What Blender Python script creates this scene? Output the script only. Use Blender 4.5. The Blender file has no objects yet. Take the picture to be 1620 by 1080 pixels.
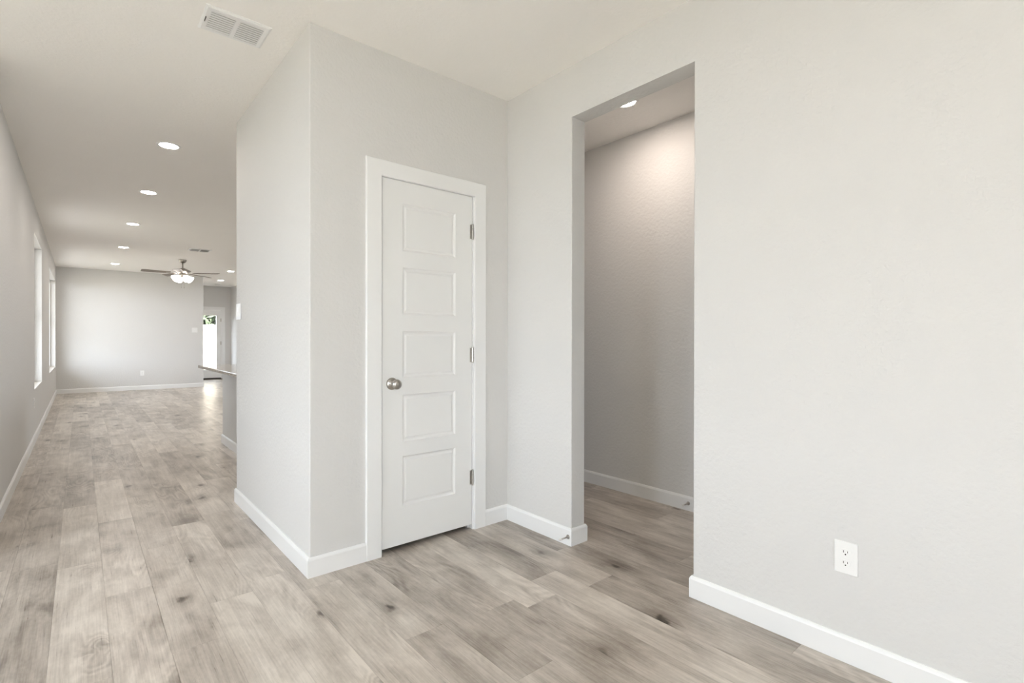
import bpy, bmesh, math, random
from mathutils import Vector, Matrix
random.seed(7)
C = bpy.context.scene.collection
scn = bpy.context.scene
PI = math.pi

# ------------------------------------------------------------------ camera
CAM_H = 1.1745
F_PX, YAW, PITCH, ROLL = 800.993, 0.7056, -0.0031, -0.0013
cd = bpy.data.cameras.new('camera'); cam = bpy.data.objects.new('camera', cd); C.objects.link(cam)
cd.sensor_fit = 'HORIZONTAL'; cd.sensor_width = 36.0; cd.lens = F_PX/1620*36.0
cd.clip_start = 0.02; cd.clip_end = 200
fw = Vector((math.sin(YAW)*math.cos(PITCH), math.cos(YAW)*math.cos(PITCH), math.sin(PITCH)))
rt = Vector((math.cos(YAW), -math.sin(YAW), 0)); up = rt.cross(fw)
r2 = rt*math.cos(ROLL) - up*math.sin(ROLL); u2 = rt*math.sin(ROLL) + up*math.cos(ROLL)
M = Matrix((r2, u2, -fw)).transposed().to_4x4(); M.translation = (0, 0, CAM_H)
cam.matrix_world = M
scn.camera = cam

# ------------------------------------------------------------------ view, world, sun
scn.view_settings.view_transform = 'Standard'
scn.view_settings.look = 'None'
scn.view_settings.exposure = 0.39
scn.view_settings.gamma = 1.0
scn.view_settings.use_curve_mapping = False
scn.cycles.max_bounces = 16
scn.cycles.diffuse_bounces = 10
scn.cycles.glossy_bounces = 6
scn.cycles.transparent_max_bounces = 12
scn.cycles.use_denoising = True
scn.cycles.sample_clamp_indirect = 8.0

SKY = 8.5
w = bpy.data.worlds.new('sky'); scn.world = w; w.use_nodes = True
bg = w.node_tree.nodes['Background']
bg.inputs['Color'].default_value = (0.905, 0.955, 1.08, 1); bg.inputs['Strength'].default_value = SKY
sd = bpy.data.lights.new('sun', 'SUN'); sd.energy = 52.0; sd.angle = 0.01; sd.color = (1, 0.985, 0.985)
sun = bpy.data.objects.new('sun', sd); C.objects.link(sun)
sun.rotation_euler = Vector((-0.3, 1.0, -0.85)).to_track_quat('-Z', 'Y').to_euler()
def portal(x, y, z, sy, sz, rot):
    l = bpy.data.lights.new('window_portal', 'AREA'); l.shape = 'RECTANGLE'; l.size = sy; l.size_y = sz
    l.cycles.is_portal = True
    o = bpy.data.objects.new('window_portal', l); C.objects.link(o); o.location = (x, y, z); o.rotation_euler = rot
FOYER_WIN = [(0.85, 1.6), (2.1, 3.1)]  # both out of view; the second is added to light the closet's left face
ADDED_FRONT_WIN = [(-2.2, -0.3)]  # unseen window, added so sun bounce lifts the ceiling and closet front
ADDED_KITCHEN_WIN = [(5.2, 6.3)]  # unseen window, added to brighten the hallway and living area
for a, b in ((7.97, 9.42), (11.6, 14.3)):
    portal(-0.57, (a+b)/2, 1.5, 1.8, b-a, (0, -PI/2, 0))
for a, b in ADDED_FRONT_WIN:
    portal((a+b)/2, -2.63, 1.47, b-a, 1.9, (PI/2, 0, 0))
for a, b in ADDED_KITCHEN_WIN:
    portal(5.53, (a+b)/2, 1.7, 1.4, b-a, (0, PI/2, 0))
for a, b in FOYER_WIN:
    portal(-2.63, (a+b)/2, 1.47, 1.9, b-a, (0, -PI/2, 0))

# ------------------------------------------------------------------ materials
def newmat(name):
    m = bpy.data.materials.new(name); m.use_nodes = True
    nt = m.node_tree; return m, nt, nt.nodes['Principled BSDF'], nt.nodes.new, nt.links.new
def plain(name, col, rough=0.5, metal=0.0, bump=None, var=0.0):
    m, nt, p, N, L = newmat(name)
    p.inputs['Base Color'].default_value = (*col, 1); p.inputs['Roughness'].default_value = rough
    p.inputs['Metallic'].default_value = metal
    tc = N('ShaderNodeTexCoord')
    if bump:
        sc, st, dist = bump
        n = N('ShaderNodeTexNoise'); n.inputs['Scale'].default_value = sc; n.inputs['Detail'].default_value = 3
        L(tc.outputs['Object'], n.inputs['Vector'])
        b = N('ShaderNodeBump'); b.inputs['Strength'].default_value = st; b.inputs['Distance'].default_value = dist
        L(n.outputs['Fac'], b.inputs['Height']); L(b.outputs['Normal'], p.inputs['Normal'])
    if var:
        n = N('ShaderNodeTexNoise'); n.inputs['Scale'].default_value = 3; n.inputs['Detail'].default_value = 4
        L(tc.outputs['Object'], n.inputs['Vector'])
        mr = N('ShaderNodeMapRange'); mr.inputs[3].default_value = 1-var; mr.inputs[4].default_value = 1+var
        L(n.outputs['Fac'], mr.inputs[0])
        mx = N('ShaderNodeVectorMath'); mx.operation = 'SCALE'; mx.inputs[0].default_value = col
        L(mr.outputs[0], mx.inputs['Scale']); L(mx.outputs[0], p.inputs['Base Color'])
    return m
def emit(name, col, st):
    m, nt, p, N, L = newmat(name)
    p.inputs['Base Color'].default_value = (*col, 1)
    p.inputs['Emission Color'].default_value = (*col, 1); p.inputs['Emission Strength'].default_value = st
    return m
WALL = plain('wall_paint', (0.673, 0.668, 0.657), 0.75, bump=(55, 0.65, 0.004), var=0.012)
CEIL = plain('ceiling_paint', (0.90, 0.885, 0.86), 0.8, bump=(55, 0.4, 0.004), var=0.012)
TRIM = plain('white_trim_enamel', (0.83, 0.835, 0.835), 0.35)
DOORM = plain('white_door_enamel', (0.82, 0.825, 0.82), 0.4, bump=(260, 0.05, 0.001))
PLAST = plain('white_plastic', (0.84, 0.84, 0.83), 0.3)
DARK = plain('dark_recess', (0.02, 0.018, 0.016), 0.6)
NICKEL = plain('satin_nickel', (0.47, 0.445, 0.41), 0.30, 1.0)
VINYL = plain('white_vinyl_frame', (0.85, 0.86, 0.86), 0.4)
RUBBER = plain('white_rubber', (0.8, 0.79, 0.76), 0.6)
LENS = emit('lit_lens', (1.0, 0.905, 0.82), 165.0)
HALL_LENS = emit('lit_warm_lens', (1.0, 0.86, 0.76), 150.0)
SHADE = emit('lit_frosted_glass', (1.0, 0.94, 0.88), 4.0)
BLADE = plain('grey_brown_blade_wood', (0.20, 0.165, 0.135), 0.4, var=0.2)
BARK = plain('tree_bark', (0.16, 0.12, 0.09), 0.9, bump=(30, 0.6, 0.02))
LEAF = plain('leaf_green', (0.05, 0.065, 0.035), 0.6, var=0.4)
GRASS = plain('lawn_grass', (0.13, 0.115, 0.08), 0.9, bump=(40, 0.8, 0.03), var=0.35)
FENCE = plain('pale_fence_wood', (0.50, 0.43, 0.36), 0.8, var=0.15)
CONC = plain('patio_concrete', (0.5, 0.48, 0.45), 0.9, bump=(40, 0.3, 0.004), var=0.1)

def glass_mat():
    m, nt, p, N, L = newmat('window_glass')
    nt.nodes.remove(p)
    t = N('ShaderNodeBsdfTransparent'); t.inputs[0].default_value = (0.95, 0.97, 0.96, 1)
    g = N('ShaderNodeBsdfGlossy'); g.inputs['Roughness'].default_value = 0.02
    lw = N('ShaderNodeLayerWeight'); pw = N('ShaderNodeMath'); pw.operation = 'POWER'; pw.inputs[1].default_value = 5.0
    f = N('ShaderNodeMath'); f.operation = 'MULTIPLY_ADD'; f.inputs[1].default_value = 0.6; f.inputs[2].default_value = 0.035
    L(lw.outputs['Facing'], pw.inputs[0]); L(pw.outputs[0], f.inputs[0])
    mx = N('ShaderNodeMixShader'); L(f.outputs[0], mx.inputs[0]); L(t.outputs[0], mx.inputs[1]); L(g.outputs[0], mx.inputs[2])
    L(mx.outputs[0], nt.nodes['Material Output'].inputs['Surface'])
    return m
GLASS = glass_mat()

def granite_mat():
    m, nt, p, N, L = newmat('speckled_granite')
    tc = N('ShaderNodeTexCoord')
    n = N('ShaderNodeTexNoise'); n.inputs['Scale'].default_value = 45; n.inputs['Detail'].default_value = 6; n.inputs['Roughness'].default_value = 0.75
    L(tc.outputs['Object'], n.inputs['Vector'])
    r = N('ShaderNodeValToRGB'); e = r.color_ramp.elements
    e[0].position = 0.36; e[0].color = (0.02, 0.018, 0.016, 1); e[1].position = 0.62; e[1].color = (0.72, 0.68, 0.62, 1)
    k = r.color_ramp.elements.new(0.46); k.color = (0.30, 0.26, 0.22, 1)
    L(n.outputs['Fac'], r.inputs[0]); L(r.outputs[0], p.inputs['Base Color'])
    p.inputs['Roughness'].default_value = 0.08
    return m
GRANITE = granite_mat()

def floor_mat():
    m, nt, p, N, L = newmat('grey_oak_vinyl_planks')
    PW, PL, PX = 0.176, 1.22, 0.084
    def math_(op, a, b=None, c=None):
        n = N('ShaderNodeMath'); n.operation = op
        for i, v in enumerate((a, b, c)):
            if v is None: continue
            if isinstance(v, (int, float)): n.inputs[i].default_value = v
            else: L(v, n.inputs[i])
        return n.outputs[0]
    def comb(x, y, z=0.0):
        n = N('ShaderNodeCombineXYZ')
        for i, v in enumerate((x, y, z)):
            if isinstance(v, (int, float)): n.inputs[i].default_value = v
            else: L(v, n.inputs[i])
        return n.outputs[0]
    def noise(vec, scale, detail=3, rough=0.5, dist=0.0):
        n = N('ShaderNodeTexNoise'); n.inputs['Scale'].default_value = scale; n.inputs['Detail'].default_value = detail
        n.inputs['Roughness'].default_value = rough; n.inputs['Distortion'].default_value = dist
        L(vec, n.inputs['Vector']); return n.outputs['Fac']
    def mapr(v, a, b, c, d, smooth=True):
        n = N('ShaderNodeMapRange'); n.interpolation_type = 'SMOOTHSTEP' if smooth else 'LINEAR'
        for i, q in enumerate((a, b, c, d)): n.inputs[i+1].default_value = q
        L(v, n.inputs[0]); return n.outputs[0]
    tc = N('ShaderNodeTexCoord'); sx = N('ShaderNodeSeparateXYZ'); L(tc.outputs['Object'], sx.inputs[0])
    X, Y = sx.outputs[0], sx.outputs[1]
    u = math_('DIVIDE', math_('SUBTRACT', X, PX), PW); row = math_('FLOOR', u); fu = math_('FRACT', u)
    wn = N('ShaderNodeTexWhiteNoise'); wn.noise_dimensions = '1D'; L(row, wn.inputs['W'])
    v = math_('ADD', math_('DIVIDE', Y, PL), wn.outputs['Value']); col = math_('FLOOR', v); fv = math_('FRACT', v)
    w2 = N('ShaderNodeTexWhiteNoise'); w2.noise_dimensions = '2D'; L(comb(row, col), w2.inputs['Vector'])
    rnd = w2.outputs['Value']
    sc = N('ShaderNodeSeparateXYZ'); L(w2.outputs['Color'], sc.inputs[0]); rA, rB, rC = sc.outputs
    lx = math_('ADD', math_('MULTIPLY', fu, PW), math_('MULTIPLY', rA, 31.0))
    ly = math_('ADD', math_('MULTIPLY', fv, PL), math_('MULTIPLY', rB, 47.0))
    rz = math_('MULTIPLY', rC, 19.0)
    # warp the grain around knots
    def P(kx, ky): return comb(math_('MULTIPLY', lx, kx), math_('MULTIPLY', ly, ky), rz)
    # knots
    vo = N('ShaderNodeTexVoronoi'); vo.feature = 'F1'; vo.inputs['Scale'].default_value = 1.0; vo.inputs['Randomness'].default_value = 1.0
    warp = noise(P(14, 10), 1.0, 2)
    kp = comb(math_('ADD', math_('MULTIPLY', lx, 5.2), math_('MULTIPLY', warp, 0.42)), math_('ADD', math_('MULTIPLY', ly, 2.9), math_('MULTIPLY', warp, 0.25)), rz)
    L(kp, vo.inputs['Vector'])
    kd = vo.outputs['Distance']
    kc = N('ShaderNodeSeparateXYZ'); L(vo.outputs['Color'], kc.inputs[0])
    gate = mapr(kc.outputs[0], 0.40, 0.55, 0.0, 1.0)
    knot = math_('MULTIPLY', mapr(kd, 0.03, 0.13, 1.0, 0.0), gate)
    halo = math_('MULTIPLY', mapr(kd, 0.05, 0.42, 1.0, 0.0), gate)
    # cathedral grain: contour lines of a stretched noise, pulled around the knots
    cn = math_('ADD', noise(P(6.5, 1.35), 1.0, 1.5, 0.4), math_('MULTIPLY', halo, 0.20))
    rings = math_('SINE', math_('MULTIPLY', cn, 95.0))
    ringmask = mapr(noise(P(3.2, 0.9), 1.0, 1), 0.46, 0.62, 0.0, 1.0)
    rings = math_('MULTIPLY', rings, ringmask)
    fine = noise(P(170, 4.5), 1.0, 4, 0.65)
    streak = noise(P(34, 1.7), 1.0, 3, 0.6)
    blotch = noise(P(7.5, 3.0), 1.0, 3, 0.55, 0.5)
    micro = noise(P(90, 38), 1.0, 3, 0.6)
    t = math_('MULTIPLY_ADD', math_('SUBTRACT', fine, 0.5), 0.58, 1.03)
    t = math_('MULTIPLY_ADD', math_('SUBTRACT', streak, 0.5), 0.50, t)
    t = math_('MULTIPLY_ADD', math_('SUBTRACT', blotch, 0.5), 1.0, t)
    t = math_('MULTIPLY_ADD', math_('SUBTRACT', micro, 0.5), 0.24, t)
    t = math_('MULTIPLY_ADD', rings, 0.085, t)
    t = math_('MULTIPLY_ADD', math_('SUBTRACT', rnd, 0.5), 0.36, t)
    t = math_('MULTIPLY_ADD', halo, -0.26, t)
    t = math_('MULTIPLY_ADD', knot, -0.62, t)
    du = math_('MULTIPLY', math_('SUBTRACT', 0.5, math_('ABSOLUTE', math_('SUBTRACT', fu, 0.5))), PW)
    dv = math_('MULTIPLY', math_('SUBTRACT', 0.5, math_('ABSOLUTE', math_('SUBTRACT', fv, 0.5))), PL)
    seam = mapr(math_('MINIMUM', du, dv), 0.0, 0.0022, 1.0, 0.0)
    t = math_('MULTIPLY_ADD', seam, -0.16, t)
    ramp = N('ShaderNodeValToRGB'); e = ramp.color_ramp.elements
    e[0].position = 0.18; e[0].color = (0.065, 0.050, 0.038, 1)
    e[1].position = 1.0; e[1].color = (0.68, 0.625, 0.56, 1)
    k = ramp.color_ramp.elements.new(0.486); k.color = (0.255, 0.218, 0.184, 1)
    k = ramp.color_ramp.elements.new(0.70); k.color = (0.435, 0.388, 0.34, 1)
    tn = math_('MULTIPLY', t, 1/1.4)
    L(tn, ramp.inputs[0])
    L(ramp.outputs[0], p.inputs['Base Color'])
    p.inputs['Roughness'].default_value = 0.42
    L(mapr(fine, 0.3, 0.7, 0.27, 0.38, False), p.inputs['Roughness'])
    wav = noise(comb(math_('MULTIPLY', X, 5.0), math_('MULTIPLY', Y, 9.0)), 1.0, 2)
    h = math_('ADD', math_('MULTIPLY', fine, 0.25), math_('MULTIPLY', wav, 0.6))
    h = math_('MULTIPLY_ADD', seam, -0.8, h)
    h = math_('MULTIPLY_ADD', rings, 0.05, h)
    b = N('ShaderNodeBump'); b.inputs['Strength'].default_value = 0.35; b.inputs['Distance'].default_value = 0.002
    L(h, b.inputs['Height']); L(b.outputs['Normal'], p.inputs['Normal'])
    return m
FLOOR = floor_mat()

# ------------------------------------------------------------------ mesh helpers
def obj(name, bm, mat, parent=None, smooth=False, loc=None):
    bmesh.ops.recalc_face_normals(bm, faces=bm.faces)
    me = bpy.data.meshes.new(name); bm.to_mesh(me); bm.free(); me.materials.append(mat)
    if smooth:
        for f in me.polygons: f.use_smooth = True
    o = bpy.data.objects.new(name, me); C.objects.link(o)
    if loc: o.location = loc
    if parent: o.parent = parent
    return o
def tag(o, label, cat, group=None, kind=None):
    o['label'] = label; o['category'] = cat
    if group: o['group'] = group
    if kind: o['kind'] = kind
    return o
def thing(name, label, cat, loc=(0, 0, 0), rotz=0, group=None, kind=None):
    o = bpy.data.objects.new(name, None); C.objects.link(o); o.location = loc; o.rotation_euler = (0, 0, rotz)
    o.empty_display_size = 0.1
    return tag(o, label, cat, group, kind)
def struct(name, bm, mat, label, cat):
    return tag(obj(name, bm, mat), label, cat, kind='structure')
def box(bm, x0, x1, y0, y1, z0, z1, bevel=0.0, seg=2):
    vs = [bm.verts.new((x, y, z)) for x in (x0, x1) for y in (y0, y1) for z in (z0, z1)]
    q = [(0, 1, 3, 2), (4, 6, 7, 5), (0, 4, 5, 1), (2, 3, 7, 6), (0, 2, 6, 4), (1, 5, 7, 3)]
    fs = [bm.faces.new([vs[i] for i in f]) for f in q]
    bmesh.ops.recalc_face_normals(bm, faces=fs)
    if bevel:
        es = list({e for f in fs for e in f.edges})
        bmesh.ops.bevel(bm, geom=es, offset=bevel, segments=seg, profile=0.5, affect='EDGES')
    return vs
def BM(): return bmesh.new()
def bx(*a, **k):
    bm = BM(); box(bm, *a, **k); return bm
def prism(bm, poly, z0, z1):
    lo = [bm.verts.new((x, y, z0)) for x, y in poly]; hi = [bm.verts.new((x, y, z1)) for x, y in poly]
    n = len(poly); bm.faces.new(lo[::-1]); bm.faces.new(hi)
    for i in range(n): bm.faces.new((lo[i], lo[(i+1) % n], hi[(i+1) % n], hi[i]))
def round_poly(pts, radii, seg=4):
    out = []; n = len(pts)
    for i, (p, r) in enumerate(zip(pts, radii)):
        if not r: out.append(p); continue
        a = Vector(pts[i-1]) - Vector(p); b = Vector(pts[(i+1) % n]) - Vector(p)
        a.normalize(); b.normalize(); P = Vector(p)
        for k in range(seg+1):
            t = k/seg*PI/2
            out.append(tuple(P + a*r*(1-math.sin(t)) + b*r*(1-math.cos(t))))
    return out
def wall_grid(axis, t0, t1, u0, u1, z0, z1, holes):
    """A wall of thickness t0..t1 with rectangular holes (ua, ub, za, zb), closed and without inner faces."""
    us = sorted({u0, u1, *[h[0] for h in holes], *[h[1] for h in holes]}); zs = sorted({z0, z1, *[h[2] for h in holes], *[h[3] for h in holes]})
    us = [u for u in us if u0 <= u <= u1]; zs = [z for z in zs if z0 <= z <= z1]
    def solid(i, k):
        if not (0 <= i < len(us)-1 and 0 <= k < len(zs)-1): return False
        uc, zc = (us[i]+us[i+1])/2, (zs[k]+zs[k+1])/2
        return not any(a < uc < b and c < zc < d for a, b, c, d in holes)
    bm = BM(); vd = {}
    def V(u, t, z):
        k = (u, t, z)
        if k not in vd: vd[k] = bm.verts.new((t, u, z) if axis == 'x' else (u, t, z))
        return vd[k]
    for i in range(len(us)-1):
        for k in range(len(zs)-1):
            if not solid(i, k): continue
            a, b, c, d = us[i], us[i+1], zs[k], zs[k+1]
            for t in (t0, t1): bm.faces.new((V(a, t, c), V(b, t, c), V(b, t, d), V(a, t, d)))
            if not solid(i-1, k): bm.faces.new((V(a, t0, c), V(a, t1, c), V(a, t1, d), V(a, t0, d)))
            if not solid(i+1, k): bm.faces.new((V(b, t0, c), V(b, t1, c), V(b, t1, d), V(b, t0, d)))
            if not solid(i, k-1): bm.faces.new((V(a, t0, c), V(a, t1, c), V(b, t1, c), V(b, t0, c)))
            if not solid(i, k+1): bm.faces.new((V(a, t0, d), V(a, t1, d), V(b, t1, d), V(b, t0, d)))
    return bm
def lathe(bm, prof, seg=32, M=None):
    """prof: (radius, height) pairs around local Z; capped where the radius is 0."""
    M = M or Matrix(); rings = []
    for r, h in prof:
        if r < 1e-6: rings.append([bm.verts.new(M @ Vector((0, 0, h)))])
        else: rings.append([bm.verts.new(M @ Vector((r*math.cos(2*PI*i/seg), r*math.sin(2*PI*i/seg), h))) for i in range(seg)])
    for a, b in zip(rings, rings[1:]):
        for i in range(seg):
            j = (i+1) % seg
            if len(a) == 1: bm.faces.new((a[0], b[i], b[j]))
            elif len(b) == 1: bm.faces.new((a[i], a[j], b[0]))
            else: bm.faces.new((a[i], a[j], b[j], b[i]))
def tube(bm, p, q, r, seg=12, r2=None):
    p, q = Vector(p), Vector(q); d = q-p
    M = Matrix.Translation(p) @ d.to_track_quat('Z', 'Y').to_matrix().to_4x4()
    lathe(bm, [(0, 0), (r, 0), (r2 or r, d.length), (0, d.length)], seg, M)
def sweep(bm, path, prof):
    """Mitred moulding: prof (offset to the LEFT of the path, height) swept along an XY polyline."""
    n = len(path); P = [Vector(p) for p in path]; sec = []
    for i in range(n):
        d1 = (P[i]-P[i-1]).normalized() if i else None
        d2 = (P[i+1]-P[i]).normalized() if i < n-1 else None
        n1 = Vector((-d1.y, d1.x)) if d1 else None; n2 = Vector((-d2.y, d2.x)) if d2 else None
        if n1 is None: m = n2
        elif n2 is None: m = n1
        else: m = (n1+n2)/(1+n1.dot(n2))
        sec.append([bm.verts.new((P[i].x+m.x*o, P[i].y+m.y*o, h)) for o, h in prof])
    k = len(prof)
    for a, b in zip(sec, sec[1:]):
        for i in range(k): bm.faces.new((a[i], a[(i+1) % k], b[(i+1) % k], b[i]))
    bm.faces.new(sec[0]); bm.faces.new(sec[-1][::-1])
BT, BH = 0.0127, 0.098
BASE = [(0, 0), (BT, 0), (BT, BH-0.014), (0.0095, BH-0.006), (0.0055, BH), (0, BH)]
def baseboard(name, paths, label):
    bm = BM()
    for p in paths: sweep(bm, p, BASE)
    return struct(name, bm, TRIM, label, 'baseboard')

# ------------------------------------------------------------------ the shell
H = 2.7374
XL, XA, XB, YC, YE = -0.404, 0.86, 2.133, 2.55, 4.09
JT = 0.113; YJ, YR, ZO = 1.980, 1.224, 2.446
YF, XE, YB = 14.60, 2.327, 17.0
bm = BM(); box(bm, -2.75, 5.7, -2.75, 17.15, -0.12, 0.0)
struct('floor', bm, FLOOR, 'grey-brown oak-look plank floor running down the hallway', 'floor')
bm = BM(); box(bm, -2.75, 5.7, -2.75, 17.15, H, H+0.15)
struct('ceiling', bm, CEIL, 'flat off-white painted ceiling', 'ceiling')

W1 = (7.97, 9.42, 0.60, 2.40); W2 = (11.60, 14.30, 0.60, 2.40)
struct('wall_left', wall_grid('x', XL-0.15, XL, 3.90, YF, 0, H, [W1, W2]), WALL, 'long greige hallway wall at left with two tall windows', 'wall')
struct('wall_foyer', wall_grid('y', 3.90, 4.05, -2.60, XL-0.15, 0, H, []), WALL, 'short wall beside the left end of the hallway, behind the view', 'wall')
struct('wall_west', wall_grid('x', -2.75, -2.60, -2.60, 4.05, 0, H, [(a, b, 0.52, 2.42) for a, b in FOYER_WIN]), WALL, 'window wall of the front room, left of the view', 'wall')
struct('wall_front', wall_grid('y', -2.75, -2.60, -2.75, 3.35, 0, H, [(a, b, 0.52, 2.42) for a, b in ADDED_FRONT_WIN]), WALL, 'front wall behind the viewer', 'wall')
# closet block: left face, front face with the door, back
r = 0.006; DX0, DX1, DZ = 1.226, 1.880, 2.082
bm = BM()
prism(bm, round_poly([(XA, YC), (DX0, YC), (DX0, YC+JT), (XA+JT, YC+JT), (XA+JT, YE-JT), (XB, YE-JT), (XB, YE), (XA, YE)], [r, 0, 0, 0, 0, 0, 0, r]), 0, H)
box(bm, DX0, DX1, YC, YC+JT, DZ, H)
box(bm, DX1, XB, YC, YC+JT, 0, H)
struct('wall_closet', bm, WALL, 'projecting closet wall with the white door in its front face', 'wall')
bm = BM()
prism(bm, round_poly([(XB, YJ), (XB+JT, YJ), (XB+JT, YE), (XB, YE)], [r, r, 0, 0]), 0, H)
prism(bm, round_poly([(XB, -2.60), (XB+JT, -2.60), (XB+JT, YR), (XB, YR)], [0, 0, r, r]), 0, H)
box(bm, XB, XB+JT, YR-r, YJ+r, ZO, H)
struct('wall_right', bm, WALL, 'near right greige wall with the tall cased-less opening', 'wall')
XH = 3.195
struct('wall_hall', wall_grid('x', XH, XH+0.12, -2.60, YE, 0, H, []), WALL, 'shaded wall seen through the tall opening at right', 'wall')
struct('wall_hall_end', wall_grid('y', YE-JT, YE, XB+JT, XH, 0, H, []), WALL, 'end wall of the side hall behind the opening', 'wall')
struct('wall_kitchen_near', wall_grid('y', YE-0.0, YE+0.12, XH+0.12, 5.5, 0, H, []), WALL, 'near kitchen wall hidden behind the closet', 'wall')
struct('wall_kitchen', wall_grid('x', 5.5, 5.62, YE, YF+0.12, 0, H, [(a, b, 1.0, 2.4) for a, b in ADDED_KITCHEN_WIN]), WALL, 'kitchen side wall hidden behind the closet', 'wall')
struct('wall_far', wall_grid('y', YF, YF+0.12, XL-0.15, XE, 0, H, []), WALL, 'far living room wall at the end of the hallway', 'wall')
struct('wall_passage_left', wall_grid('x', XE-0.12, XE, YF+0.12, YB, 0, H, []), WALL, 'left wall of the passage to the back door', 'wall')
struct('wall_passage_right', wall_grid('x', 3.42, 3.54, YF+0.12, YB, 0, H, []), WALL, 'right wall of the passage to the back door', 'wall')
struct('wall_breakfast', wall_grid('y', YF, YF+0.12, 3.42, 5.5, 0, H, []), WALL, 'wall right of the passage mouth, hidden behind the closet', 'wall')
BD0, BD1, BDZ = 2.425, 3.225, 2.08
struct('wall_back', wall_grid('y', YB, YB+0.14, XE-0.12, 3.54, 0, H, [(BD0, BD1, 0, BDZ)]), WALL, 'back wall above and around the glazed back door', 'wall')

CW, CT, REV = 0.089, 0.015, 0.006     # casing width, thickness, reveal
CX0, CX1, CZ = 1.150, 1.9465, 2.149
baseboard('baseboard_closet', [[(CX0, YC), (XA, YC), (XA, YE), (1.15, YE)]], 'white baseboard wrapping the closet corner left of the door')
baseboard('baseboard_corner', [[(XB+JT, YE-JT), (XB+JT, YJ), (XB, YJ), (XB, YC), (CX1, YC)]], 'white baseboard from the door casing to the opening jamb')
baseboard('baseboard_right', [[(XB, -2.6), (XB, YR), (XB+JT, YR), (XB+JT, -2.6)]], 'white baseboard along the near right wall below the outlet')
baseboard('baseboard_hall', [[(XH, -2.6), (XH, YE-JT)]], 'white baseboard on the shaded wall through the opening')
baseboard('baseboard_left', [[(XE, YB), (XE, YF), (XL, YF), (XL, 3.9)]], 'white baseboard along the left hallway wall and the far wall')

# ------------------------------------------------------------------ closet door with casing
bm = BM(); y0, y1 = YC-CT, YC
ix0, ix1, iz = CX0+CW, CX1-CW, CZ-CW
def casing(bm, ox0, ox1, oz, cw, y0, y1, e=0.004):
    ix0, ix1, iz = ox0+cw, ox1-cw, oz-cw
    fr = lambda a, b, c, y: [(a, y, 0), (a, y, c), (b, y, c), (b, y, 0)]
    rings = [fr(ox0, ox1, oz, y1), fr(ox0, ox1, oz, y0+e), fr(ox0+e, ox1-e, oz-e, y0), fr(ix0-e, ix1+e, iz+e, y0), fr(ix0, ix1, iz, y0+e), fr(ix0, ix1, iz, y1)]
    vs = [[bm.verts.new(p) for p in q] for q in rings]
    for a, b in zip(vs, vs[1:]+vs[:1]):
        for i in range(3): bm.faces.new((a[i], a[i+1], b[i+1], b[i]))
    bm.faces.new([q[0] for q in vs]); bm.faces.new([q[3] for q in vs][::-1])
casing(bm, CX0, CX1, CZ, CW, y0, y1)
t1 = struct('trim_1', bm, TRIM, 'flat white casing around the closet door', 'door casing')
jx0, jx1, jz = ix0+REV, ix1-REV, iz+REV*0+0.004
bm = BM()
box(bm, DX0, jx0, YC, YC+JT, 0, jz); box(bm, jx1, DX1, YC, YC+JT, 0, jz); box(bm, DX0, DX1, YC, YC+JT, jz, DZ)
sy = YC+0.040
box(bm, jx0, jx0+0.011, sy, sy+0.035, 0, jz-0.011); box(bm, jx1-0.011, jx1, sy, sy+0.035, 0, jz-0.011); box(bm, jx0, jx1, sy, sy+0.035, jz-0.011, jz)
obj('jamb', bm, TRIM, t1)

SX0, SX1, SZ0, SZ1 = jx0+0.003, jx1-0.003, 0.030, jz-0.004
SY = YC+0.004
door = thing('door_1', 'white five-panel closet door with a satin nickel knob', 'door', ((SX0+SX1)/2, SY, 0), kind='structure')
def slab_bm(x0, x1, z0, z1, th, panels, px0, px1):
    """Door slab, front at y=0, with moulded panels sunk into the front face."""
    bm = BM(); vd = {}
    def V(x, y, z):
        k = (round(x, 5), round(y, 5), round(z, 5))
        if k not in vd: vd[k] = bm.verts.new(k)
        return vd[k]
    zs = [z0] + [z for p in panels for z in p] + [z1]; xs = [x0, px0, px1, x1]
    Q = lambda *p: bm.faces.new([V(*q) for q in p])
    for i in range(3):
        for k in range(len(zs)-1):
            a, b, c, d = xs[i], xs[i+1], zs[k], zs[k+1]
            Q((a, th, c), (b, th, c), (b, th, d), (a, th, d))
            if i == 1 and k % 2 == 1:
                steps = [(0, 0), (0.004, 0.0035), (0.010, 0.0075), (0.020, 0.0075), (0.032, 0.0030)]
                steps = [(0, 0), (0.005, 0.0050), (0.010, 0.0085), (0.017, 0.0085), (0.026, 0.0045)]
                rg = [[(a+s, y, c+s), (b-s, y, c+s), (b-s, y, d-s), (a+s, y, d-s)] for s, y in steps]
                for r0, r1 in zip(rg, rg[1:]):
                    for q in range(4): Q(r0[q], r0[(q+1) % 4], r1[(q+1) % 4], r1[q])
                Q(*rg[-1])
            else: Q((a, 0, c), (b, 0, c), (b, 0, d), (a, 0, d))
    for i in range(3):
        Q((xs[i], 0, z0), (xs[i+1], 0, z0), (xs[i+1], th, z0), (xs[i], th, z0)); Q((xs[i], 0, z1), (xs[i+1], 0, z1), (xs[i+1], th, z1), (xs[i], th, z1))
    for k in range(len(zs)-1):
        Q((x0, 0, zs[k]), (x0, 0, zs[k+1]), (x0, th, zs[k+1]), (x0, th, zs[k])); Q((x1, 0, zs[k]), (x1, 0, zs[k+1]), (x1, th, zs[k+1]), (x1, th, zs[k]))
    return bm
mx = (SX0+SX1)/2
PAN = [(0.244, 0.522), (0.604, 0.868), (0.962, 1.222), (1.317, 1.580), (1.671, 1.937)]
obj('door_panel', slab_bm(SX0-mx, SX1-mx, SZ0, SZ1, 0.035, PAN, 1.371-mx, 1.726-mx), DOORM, door)
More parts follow.
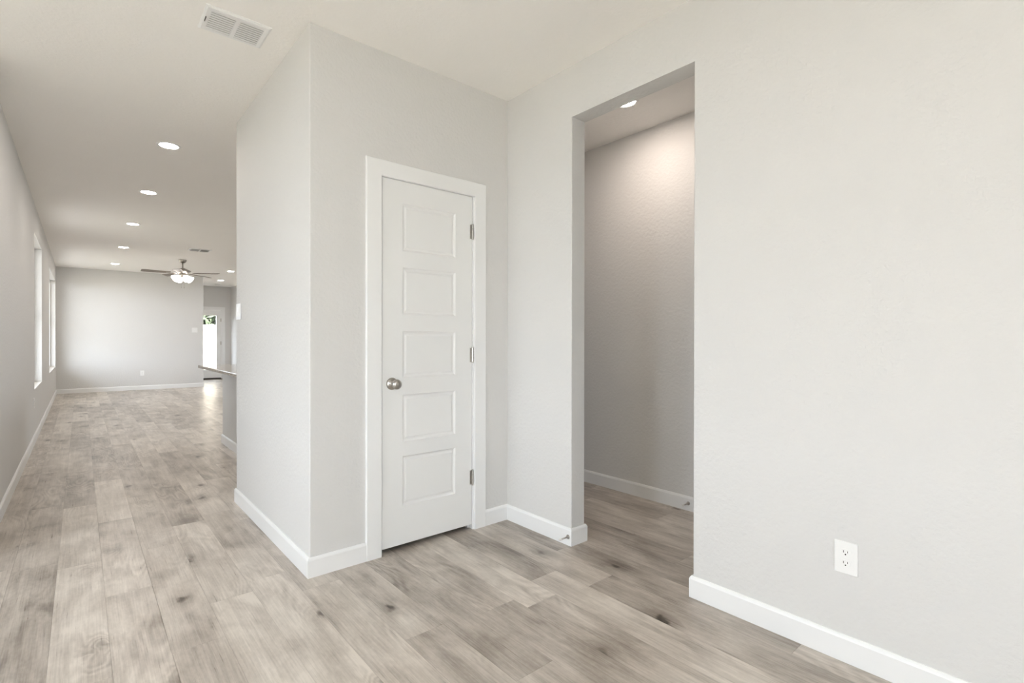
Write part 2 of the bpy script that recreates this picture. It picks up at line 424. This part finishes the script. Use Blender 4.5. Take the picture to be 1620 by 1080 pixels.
KX, KZ = 1.306-mx, 0.932
RM = Matrix.Translation((KX, 0, KZ)) @ Matrix.Rotation(PI/2, 4, 'X')
bm = BM(); lathe(bm, [(0, 0), (0.0335, 0), (0.0335, 0.004), (0.030, 0.008), (0.020, 0.011), (0.0125, 0.013), (0.0115, 0.034), (0.0160, 0.040), (0.0235, 0.046), (0.0270, 0.054), (0.0275, 0.060), (0.0255, 0.067), (0.020, 0.072), (0.010, 0.075), (0, 0.0755)], 40, RM)
kb = obj('door_knob', bm, NICKEL, door, smooth=True); kb['label'] = 'round satin nickel knob'
for hz in (0.322, 1.081, 1.843):
    bm = BM(); hx = SX1+0.001-mx
    for q in range(5):
        a = hz-0.045+q*0.018
        tube(bm, (hx, -0.006, a+0.0006), (hx, -0.006, a+0.0174), 0.0065, 16)
    tube(bm, (hx, -0.006, hz-0.049), (hx, -0.006, hz-0.045), 0.0045, 12); tube(bm, (hx, -0.006, hz+0.045), (hx, -0.006, hz+0.049), 0.0045, 12)
    box(bm, hx-0.016, hx-0.003, -0.0012, 0.0002, hz-0.044, hz+0.044)
    hg = obj('hinge', bm, NICKEL, door); hg['label'] = 'satin nickel hinge'

# ------------------------------------------------------------------ back door
cx0, cx1, cz = 2.34, 3.27, 2.135
bm = BM(); casing(bm, cx0, cx1, cz, 0.075, YB-0.016, YB)
t2 = struct('trim_2', bm, TRIM, 'white casing around the glazed back door', 'door casing')
bm = BM(); a0, a1, az = cx0+0.075, cx1-0.075, cz-0.075
box(bm, a0, a0+0.022, YB, YB+0.14, 0.022, az); box(bm, a1-0.022, a1, YB, YB+0.14, 0.022, az); box(bm, a0, a1, YB, YB+0.14, az-0.02, az)
obj('jamb', bm, TRIM, t2)
obj('threshold', bx(a0, a1, YB-0.01, YB+0.14, 0.0, 0.022, bevel=0.004), plain('bronze_threshold', (0.10, 0.085, 0.07), 0.45, 0.6), t2)
b0, b1, bz0, bz1 = a0+0.025, a1-0.025, 0.05, az-0.023
bd = thing('door_2', 'glazed white back door at the far end of the passage', 'door', ((b0+b1)/2, YB+0.02, 0), kind='structure')
bmx = (b0+b1)/2; g0, g1, gz0, gz1 = b0+0.105-bmx, b1-0.105-bmx, 0.27, 1.90
obj('door_leaf', wall_grid('y', 0, 0.044, b0-bmx, b1-bmx, bz0, bz1, [(g0, g1, gz0, gz1)]), DOORM, bd)
bm = BM()
for a, b, c, d in ((g0, g1, gz0, gz0+0.02), (g0, g1, gz1-0.02, gz1), (g0, g0+0.02, gz0+0.02, gz1-0.02), (g1-0.02, g1, gz0+0.02, gz1-0.02)): box(bm, a, b, -0.008, 0.052, c, d)
obj('glazing_bead', bm, TRIM, bd)
obj('pane', bx(g0+0.02, g1-0.02, 0.019, 0.025, gz0+0.02, gz1-0.02), GLASS, bd)
obj('door_sweep', bx(b0-bmx, b1-bmx, 0.004, 0.04, 0.022, bz0), DARK, bd)
for hz in (0.3, 1.07, 1.75):
    bm = BM(); tube(bm, (b1-bmx+0.006, -0.006, hz-0.05), (b1-bmx+0.006, -0.006, hz+0.05), 0.007, 12); box(bm, b1-bmx-0.02, b1-bmx+0.001, -0.002, 0, hz-0.05, hz+0.05)
    obj('hinge', bm, NICKEL, bd)
bm = BM(); lathe(bm, [(0, 0), (0.03, 0), (0.03, 0.006), (0.012, 0.012), (0.012, 0.035), (0.026, 0.045), (0.027, 0.06), (0.015, 0.07), (0, 0.071)], 24, Matrix.Translation((b0+0.055-bmx, 0, 0.95)) @ Matrix.Rotation(PI/2, 4, 'X'))
obj('door_knob', bm, NICKEL, bd, smooth=True)

# ------------------------------------------------------------------ windows
def window(name, x_in, x_out, ya, yb, za, zb, label, mull=False):
    """Vinyl single-hung window set in the outer part of a wall facing -X."""
    root = thing(name, label, 'window', ((x_in+x_out)/2, (ya+yb)/2, za), kind='structure')
    cx, cy = (x_in+x_out)/2, (ya+yb)/2; F = 0.045; h = zb-za; A, B = ya-cy, yb-cy; D0, D1 = x_out-cx, x_in-cx
    bm = wall_grid('x', D0, D1, A, B, 0, h, ([(A+F, -F/2, F, h-F), (F/2, B-F, F, h-F)] if mull else [(A+F, B-F, F, h-F)]))
    obj('window_frame', bm, VINYL, root)
    bays = [(A+F, -F/2), (F/2, B-F)] if mull else [(A+F, B-F)]
    for a, b in bays:
        obj('meeting_rail', bx(D0+0.012, D1-0.008, a, b, h/2-0.02, h/2+0.02), VINYL, root)
        for c, d in ((F, h/2-0.02), (h/2+0.02, h-F)): obj('pane', bx((D0+D1)/2-0.002, (D0+D1)/2+0.002, a, b, c, d), GLASS, root)
window('window_1', XL-0.085, XL-0.14, *W1, 'nearer tall window in the left hallway wall')
window('window_2', XL-0.085, XL-0.14, *W2, 'farther tall window in the left wall beside the far corner', True)
for i, (a, b) in enumerate(FOYER_WIN):
    window(f'window_{i+3}', -2.69, -2.745, a, b, 0.52, 2.42, ['front room window farther from the hallway, outside the view', 'added front room window nearest the hallway, outside the view'][i])

def flat_window(name, box_, holes_axis, label):
    root = thing(name, label, 'window', box_[0], kind='structure', rotz=holes_axis)
    wd, h = box_[1], box_[2]; F = 0.045
    obj('window_frame', wall_grid('x', -0.027, 0.027, -wd/2, wd/2, 0, h, [(-wd/2+F, wd/2-F, F, h-F)]), VINYL, root)
    obj('meeting_rail', bx(-0.015, 0.019, -wd/2+F, wd/2-F, h/2-0.02, h/2+0.02), VINYL, root)
    for c, d in ((F, h/2-0.02), (h/2+0.02, h-F)): obj('pane', bx(-0.002, 0.002, -wd/2+F, wd/2-F, c, d), GLASS, root)
for i, (a, b) in enumerate(ADDED_FRONT_WIN):
    flat_window(f'window_{i+6}', (((a+b)/2, -2.715, 0.52), b-a, 1.9), PI/2, ['added left front window behind the viewer', 'added right front window behind the viewer'][i])
for i, (a, b) in enumerate(ADDED_KITCHEN_WIN):
    flat_window(f'window_{i+8}', ((5.585, (a+b)/2, 1.0), b-a, 1.4), PI, ['added near kitchen window hidden behind the closet', 'added far kitchen window hidden behind the closet'][i])

# ------------------------------------------------------------------ recessed ceiling lights
def recessed():
    t = thing('recessed_light', '', 'ceiling light')
    bm = BM(); lathe(bm, [(0.062, 0.0), (0.064, -0.005), (0.072, -0.006), (0.082, -0.004), (0.085, 0.0)], 40)
    obj('trim_ring', bm, TRIM, t, smooth=True)
    bm = BM(); lathe(bm, [(0, -0.0045), (0.030, -0.0043), (0.064, -0.0030)], 40)
    obj('lens', bm, LENS, t, smooth=True)
    return t
def dup(root, loc, label):
    rr = root.copy(); C.objects.link(rr); rr.location = loc; rr['label'] = label
    for ch in list(root.children):
        c = ch.copy(); C.objects.link(c); c.parent = rr
    return rr
SPOTS = [((0.542, 4.905), 'round recessed ceiling light nearest the viewer in the hallway row', 1),
    ((0.55, 6.603), 'second recessed ceiling light from the viewer in the hallway row', 1),
    ((0.54, 8.55), 'third, middle recessed ceiling light of the hallway row', 1),
    ((0.555, 10.815), 'fourth recessed ceiling light in the hallway row, left of the fan', 1),
    ((0.545, 13.28), 'farthest recessed ceiling light of the hallway row, by the far wall', 1),
    ((2.618, 13.012), 'recessed ceiling light half cut off by the closet corner, right of the fan', 0),
    ((2.821, 15.2), 'recessed ceiling light over the passage to the back door', 0),
    ((2.722, 2.052), 'recessed ceiling light in the side hall, peeking past the opening head', 2)]
rl = recessed()
for i, ((x, y), lab, g) in enumerate(SPOTS):
    o = rl if i == 0 else dup(rl, (0, 0, 0), lab)
    o.location = (x, y, H); o['label'] = lab
    if g == 1: o['group'] = 'recessed lights down the hallway'
    if g == 2:
        ln = [c for c in o.children if c.name.startswith('lens')][0]; ln.data = ln.data.copy(); ln.data.materials[0] = HALL_LENS

# ------------------------------------------------------------------ ceiling vents
def vent(name, label, x, y, lx, ly, n, group=None):
    t = thing(name, label, 'air vent', (x, y, H))
    fw_, hx, hy = 0.028, lx/2, ly/2
    bm = BM()
    def ring(sx, sy, z): return [bm.verts.new(p) for p in ((-sx, -sy, z), (sx, -sy, z), (sx, sy, z), (-sx, sy, z))]
    rs = [ring(hx, hy, 0), ring(hx, hy, -0.003), ring(hx-0.010, hy-0.010, -0.008), ring(hx-fw_, hy-fw_, -0.008), ring(hx-fw_, hy-fw_, 0)]
    for a, b in zip(rs, rs[1:]):
        for i in range(4): bm.faces.new((a[i], a[(i+1) % 4], b[(i+1) % 4], b[i]))
    box(bm, -0.009, 0.009, -hy+fw_, hy-fw_, -0.008, -0.001)
    obj('frame', bm, TRIM, t)
    obj('duct_opening', bx(-hx+fw_, hx-fw_, -hy+fw_, hy-fw_, -0.0012, -0.0004), plain('grey_duct', (0.45, 0.44, 0.42), 0.7) if 'grey_duct' not in bpy.data.materials else bpy.data.materials['grey_duct'], t)
    for sx in (-1, 1):
        for k in range(n):
            yy = -hy+fw_ + (k+0.5)*(ly-2*fw_)/n; xa, xb = (0.009, hx-fw_) if sx > 0 else (-hx+fw_, -0.009)
            bm = BM(); p = (ly-2*fw_)/n
            vs = box(bm, xa, xb, yy-p*0.46, yy+p*0.43, -0.0072, -0.0060)
            bmesh.ops.rotate(bm, verts=bm.verts[:], cent=(0, yy, -0.0066), matrix=Matrix.Rotation(math.radians(8), 3, 'X'))
            obj('louver', bm, TRIM, t)
    obj('lever', bx(-hx+0.012, -hx+0.016, -0.02, 0.02, -0.013, -0.008), plain('grey_lever', (0.12, 0.11, 0.1), 0.5) if 'grey_lever' not in bpy.data.materials else bpy.data.materials['grey_lever'], t)
    return t
vent('ceiling_vent', 'large white louvered ceiling register above the hallway mouth', 0.590, 2.834, 0.287, 0.232, 9)
vent('ceiling_vent', 'distant white ceiling register in front of the fan', 1.59, 10.29, 0.33, 0.30, 8)

# ------------------------------------------------------------------ outlets, switches
def plate_root(name, label, cat, loc, rotz): return thing(name, label, cat, loc, rotz)
# local frame: the plate lies in XZ and faces -Y
def outlet(label, loc, rotz):
    t = plate_root('wall_outlet', label, 'outlet', loc, rotz)
    obj('cover_plate', bx(-0.0375, 0.0375, -0.0065, 0.0, -0.0585, 0.0585, bevel=0.0025), PLAST, t)
    for s in (-1, 1):
        bm = BM(); zc = s*0.0195; pts = []
        for k in range(24):
            a = 2*PI*k/24; pts.append((0.0172*math.cos(a), max(-0.0125, min(0.0125, 0.0172*math.sin(a)))))
        f = [bm.verts.new((x, -0.0064, zc+z)) for x, z in pts]; g = [bm.verts.new((x*0.95, -0.0086, zc+z*0.95)) for x, z in pts]
        for k in range(24): bm.faces.new((f[k], f[(k+1) % 24], g[(k+1) % 24], g[k]))
        bm.faces.new(g); bm.faces.new(f[::-1])
        rc = obj('receptacle', bm, PLAST, t)
        bm = BM(); box(bm, -0.0075, -0.0055, -0.0089, -0.0084, zc-0.001, zc+0.0075); box(bm, 0.0055, 0.0072, -0.0089, -0.0084, zc, zc+0.007)
        tube(bm, (0, -0.0084, zc-0.0065), (0, -0.0089, zc-0.0065), 0.0026, 12)
        obj('slots', bm, DARK, rc)
    bm = BM(); tube(bm, (0, -0.0060, 0), (0, -0.0078, 0), 0.003, 14); obj('screw', bm, PLAST, t)
    return t
outlet('white duplex outlet low on the near right wall', (XB, 0.615, 0.380), -PI/2)
outlet('tiny white outlet low on the far living room wall', (1.093, YF, 0.39), 0)
outlet('faint white outlet low on the left hallway wall under the windows', (XL, 7.81, 0.454), PI/2)
def switch(label, loc, rotz, gang):
    t = plate_root('light_switch', label, 'light switch', loc, rotz); wd = 0.0365+0.023*(gang-1)
    obj('cover_plate', bx(-wd, wd, -0.0065, 0.0, -0.0575, 0.0575, bevel=0.0025), PLAST, t)
    for k in range(gang):
        xc = (k-(gang-1)/2)*0.046; bm = BM()
        vs = box(bm, xc-0.0165, xc+0.0165, -0.0095, -0.0060, -0.0335, 0.0335)
        for v in vs:
            if v.co.y < -0.008: v.co.y += 0.0022 if v.co.z > 0 else -0.0010
        obj('rocker', bm, PLAST, t)
    return t
switch('white rocker switch plate at the far edge of the closet side wall', (XA, 4.01, 1.372), -PI/2, 2)
switch('white switch plate near the right end of the far living room wall', (2.143, YF, 1.407), 0, 2)

# ------------------------------------------------------------------ door stops
def doorstop(label, loc):
    t = thing('door_stop', label, 'door stop', loc)          # points along -X
    R = Matrix.Rotation(-PI/2, 4, 'Y')
    bm = BM(); lathe(bm, [(0, 0), (0.0125, 0), (0.0125, 0.003), (0.0065, 0.008), (0.0045, 0.012), (0.0040, 0.058), (0, 0.058)], 20, R)
    obj('post', bm, NICKEL, t, smooth=True)
    bm = BM(); lathe(bm, [(0, 0.058), (0.0062, 0.058), (0.0068, 0.068), (0.0055, 0.074), (0, 0.075)], 20, R)
    obj('tip', bm, RUBBER, t, smooth=True)
doorstop('small metal door stop on the baseboard just left of the opening', (XB-BT, 1.992, 0.050))
doorstop('small metal door stop on the baseboard through the opening', (XH-BT, 1.862, 0.052))

# ------------------------------------------------------------------ kitchen bar
KX0, KY1, KH = 1.230, 6.525, 0.855
bar = thing('kitchen_bar', 'greige half wall under the granite counter at the kitchen edge', 'kitchen bar', (KX0, 5.4, 0))
obj('half_wall', bx(0, 0.12, -1.18, KY1-5.4, 0, KH), WALL, bar)
obj('top_trim', bx(-0.018, 0.138, -1.18, KY1-5.4+0.018, KH-0.045, KH-0.001), TRIM, bar)
bm = BM(); sweep(bm, [(0.12, KY1-5.4), (0, KY1-5.4), (0, -1.18)][::-1], [(-o if False else o, h) for o, h in BASE])
obj('bar_baseboard', bm, TRIM, bar)
ct = obj('granite_countertop', bx(1.000, 1.72, 4.25, 6.60, KH, KH+0.032, bevel=0.006), GRANITE)
tag(ct, 'speckled granite countertop overhanging the half wall at the kitchen edge', 'countertop')

# ------------------------------------------------------------------ ceiling fan
FX, FY = 1.527, 11.774
fan = thing('ceiling_fan', 'five-blade ceiling fan with a lit cluster of frosted glass shades', 'ceiling fan', (FX, FY, H))
bm = BM(); lathe(bm, [(0.066, 0), (0.066, -0.02), (0.055, -0.045), (0.030, -0.062), (0.014, -0.068), (0, -0.068)], 32); obj('canopy', bm, NICKEL, fan, smooth=True)
bm = BM(); tube(bm, (0, 0, -0.066), (0, 0, -0.165), 0.0125, 16); obj('downrod', bm, NICKEL, fan, smooth=True)
bm = BM(); lathe(bm, [(0, -0.158), (0.028, -0.160), (0.060, -0.172), (0.115, -0.198), (0.142, -0.215), (0.140, -0.228), (0.105, -0.256), (0.075, -0.272), (0.060, -0.276), (0, -0.276)], 40); obj('motor_housing', bm, NICKEL, fan, smooth=True)
bm = BM(); lathe(bm, [(0.055, -0.274), (0.070, -0.290), (0.072, -0.325), (0.045, -0.345), (0, -0.348)], 32); obj('light_kit', bm, NICKEL, fan, smooth=True)
for k in range(5):
    a = math.radians(-38 + 72*k + 4)
    bm = BM(); L0, L1 = 0.20, 0.665; n = 10; rows = []
    for i in range(n+1):
        s = i/n; x = L0+(L1-L0)*s; hw = 0.050+0.018*s if s < 0.95 else 0.055
        rows.append([bm.verts.new((x, sg*hw, z)) for sg in (-1, 1) for z in (-0.003, 0.003)])
    for p, q in zip(rows, rows[1:]):
        bm.faces.new((p[0], q[0], q[2], p[2])); bm.faces.new((p[1], p[3], q[3], q[1])); bm.faces.new((p[0], p[1], q[1], q[0])); bm.faces.new((p[2], q[2], q[3], p[3]))
    bm.faces.new((rows[0][0], rows[0][2], rows[0][3], rows[0][1])); bm.faces.new((rows[-1][0], rows[-1][1], rows[-1][3], rows[-1][2]))
    T = Matrix.Translation((0, 0, -0.262)) @ Matrix.Rotation(a, 4, 'Z') @ Matrix.Rotation(math.radians(12), 4, 'X')
    bmesh.ops.transform(bm, matrix=T, verts=bm.verts[:])
    bl = obj('blade', bm, BLADE, fan)
    bm = BM(); box(bm, 0.09, 0.27, -0.016, 0.016, -0.0075, -0.0032); bmesh.ops.transform(bm, matrix=T, verts=bm.verts[:])
    obj('blade_arm', bm, NICKEL, bl)
for k in range(4):
    a = math.radians(20+90*k); d = Vector((math.cos(a), math.sin(a), 0))
    ax = (d*0.82 + Vector((0, 0, -0.57))).normalized(); p = d*0.060 + Vector((0, 0, -0.318))
    Mx = Matrix.Translation(p) @ ax.to_track_quat('Z', 'Y').to_matrix().to_4x4()
    bm = BM(); lathe(bm, [(0.016, 0.0), (0.030, 0.022), (0.046, 0.050), (0.060, 0.085), (0.072, 0.118), (0.068, 0.119), (0.056, 0.086), (0.042, 0.052), (0.026, 0.024), (0, 0.012)], 28, Mx)
    obj('glass_shade', bm, SHADE, fan, smooth=True)
for sx in (-0.02, 0.025):
    bm = BM(); tube(bm, (sx, 0, -0.345), (sx, 0, -0.53), 0.0016, 8); tube(bm, (sx, 0, -0.53), (sx, 0, -0.555), 0.005, 10)
    obj('pull_chain', bm, NICKEL, fan)
sm = thing('smoke_detector', 'faint white disc on the ceiling in front of the back door', 'smoke detector', (2.93, 16.2, H))
bm = BM(); lathe(bm, [(0.068, 0), (0.066, -0.018), (0.055, -0.030), (0, -0.033)], 32); obj('detector_cover', bm, PLAST, sm, smooth=True)
bm = BM(); lathe(bm, [(0.070, 0.0), (0.072, -0.006), (0.066, -0.010)], 32); obj('mounting_ring', bm, PLAST, sm, smooth=True)

# ------------------------------------------------------------------ outdoors beyond the back door and windows
bm = BM(); nx, ny = 30, 30; g = []
def gz(x, y):
    return -0.14 + 0.42*min(1, max(0, (y-18.9)/1.8)) if y > 0 else -0.14
ys = [-25, -5, 16.5, 17.14, 18.6, 18.9] + [18.9+0.18*i for i in range(1, 11)] + [22, 25, 40]; xs = [-30, -12, -2.8, 0, 2, 4, 5.9, 12, 30]
grid = [[bm.verts.new((x, y, gz(x, y))) for y in ys] for x in xs]
for i in range(len(xs)-1):
    for k in range(len(ys)-1): bm.faces.new((grid[i][k], grid[i+1][k], grid[i+1][k+1], grid[i][k+1]))
struct('ground', bm, GRASS, 'brownish lawn outside the back door glass', 'lawn')
fe = thing('fence', 'pale sunlit wooden yard fence seen through the back door', 'fence', (4.5, 22.0, 0.28))
bm = BM()
for k in range(-24, 25): box(bm, k*0.142-0.068, k*0.142+0.068, 0, 0.018, -0.02, 1.46+0.01*math.sin(k*2.1))
obj('boards', bm, FENCE, fe)
bm = BM()
for z in (0.2, 0.75, 1.3): box(bm, -3.5, 3.5, 0.018, 0.056, z, z+0.085)
obj('rails', bm, FENCE, fe)
def tree(label, x, y, z, h, R, n, seed):
    rnd = random.Random(seed)
    t = thing('tree', label, 'tree', (x, y, z))
    bm = BM(); tube(bm, (0, 0, -0.05), (0.1, 0, h*0.6), 0.13, 12, 0.07)
    for k in range(6):
        a = 2*PI*k/6; tube(bm, (0.06, 0, h*0.38), (R*0.7*math.cos(a), R*0.7*math.sin(a), h*0.75), 0.05, 8, 0.015)
    obj('trunk', bm, BARK, t)
    bm = BM()
    for _ in range(n):
        u = Vector((rnd.gauss(0, 1), rnd.gauss(0, 1), rnd.gauss(0, 1))).normalized()*R*(rnd.random()**0.4)
        c = Vector((u.x, u.y, h*0.56+u.z*0.85)); s = rnd.uniform(0.07, 0.14)
        d1 = Vector((rnd.gauss(0, 1), rnd.gauss(0, 1), rnd.gauss(0, 1))).normalized(); d2 = d1.orthogonal().normalized()
        bm.faces.new([bm.verts.new(q) for q in (c-d1*s*1.5, c+d2*s*0.6, c+d1*s*1.5, c-d2*s*0.6)])
    obj('foliage', bm, LEAF, t)
tree('dense green tree rising behind the pale fence in the door glass', 4.3, 25.2, 0.28, 4.4, 2.4, 9000, 3)
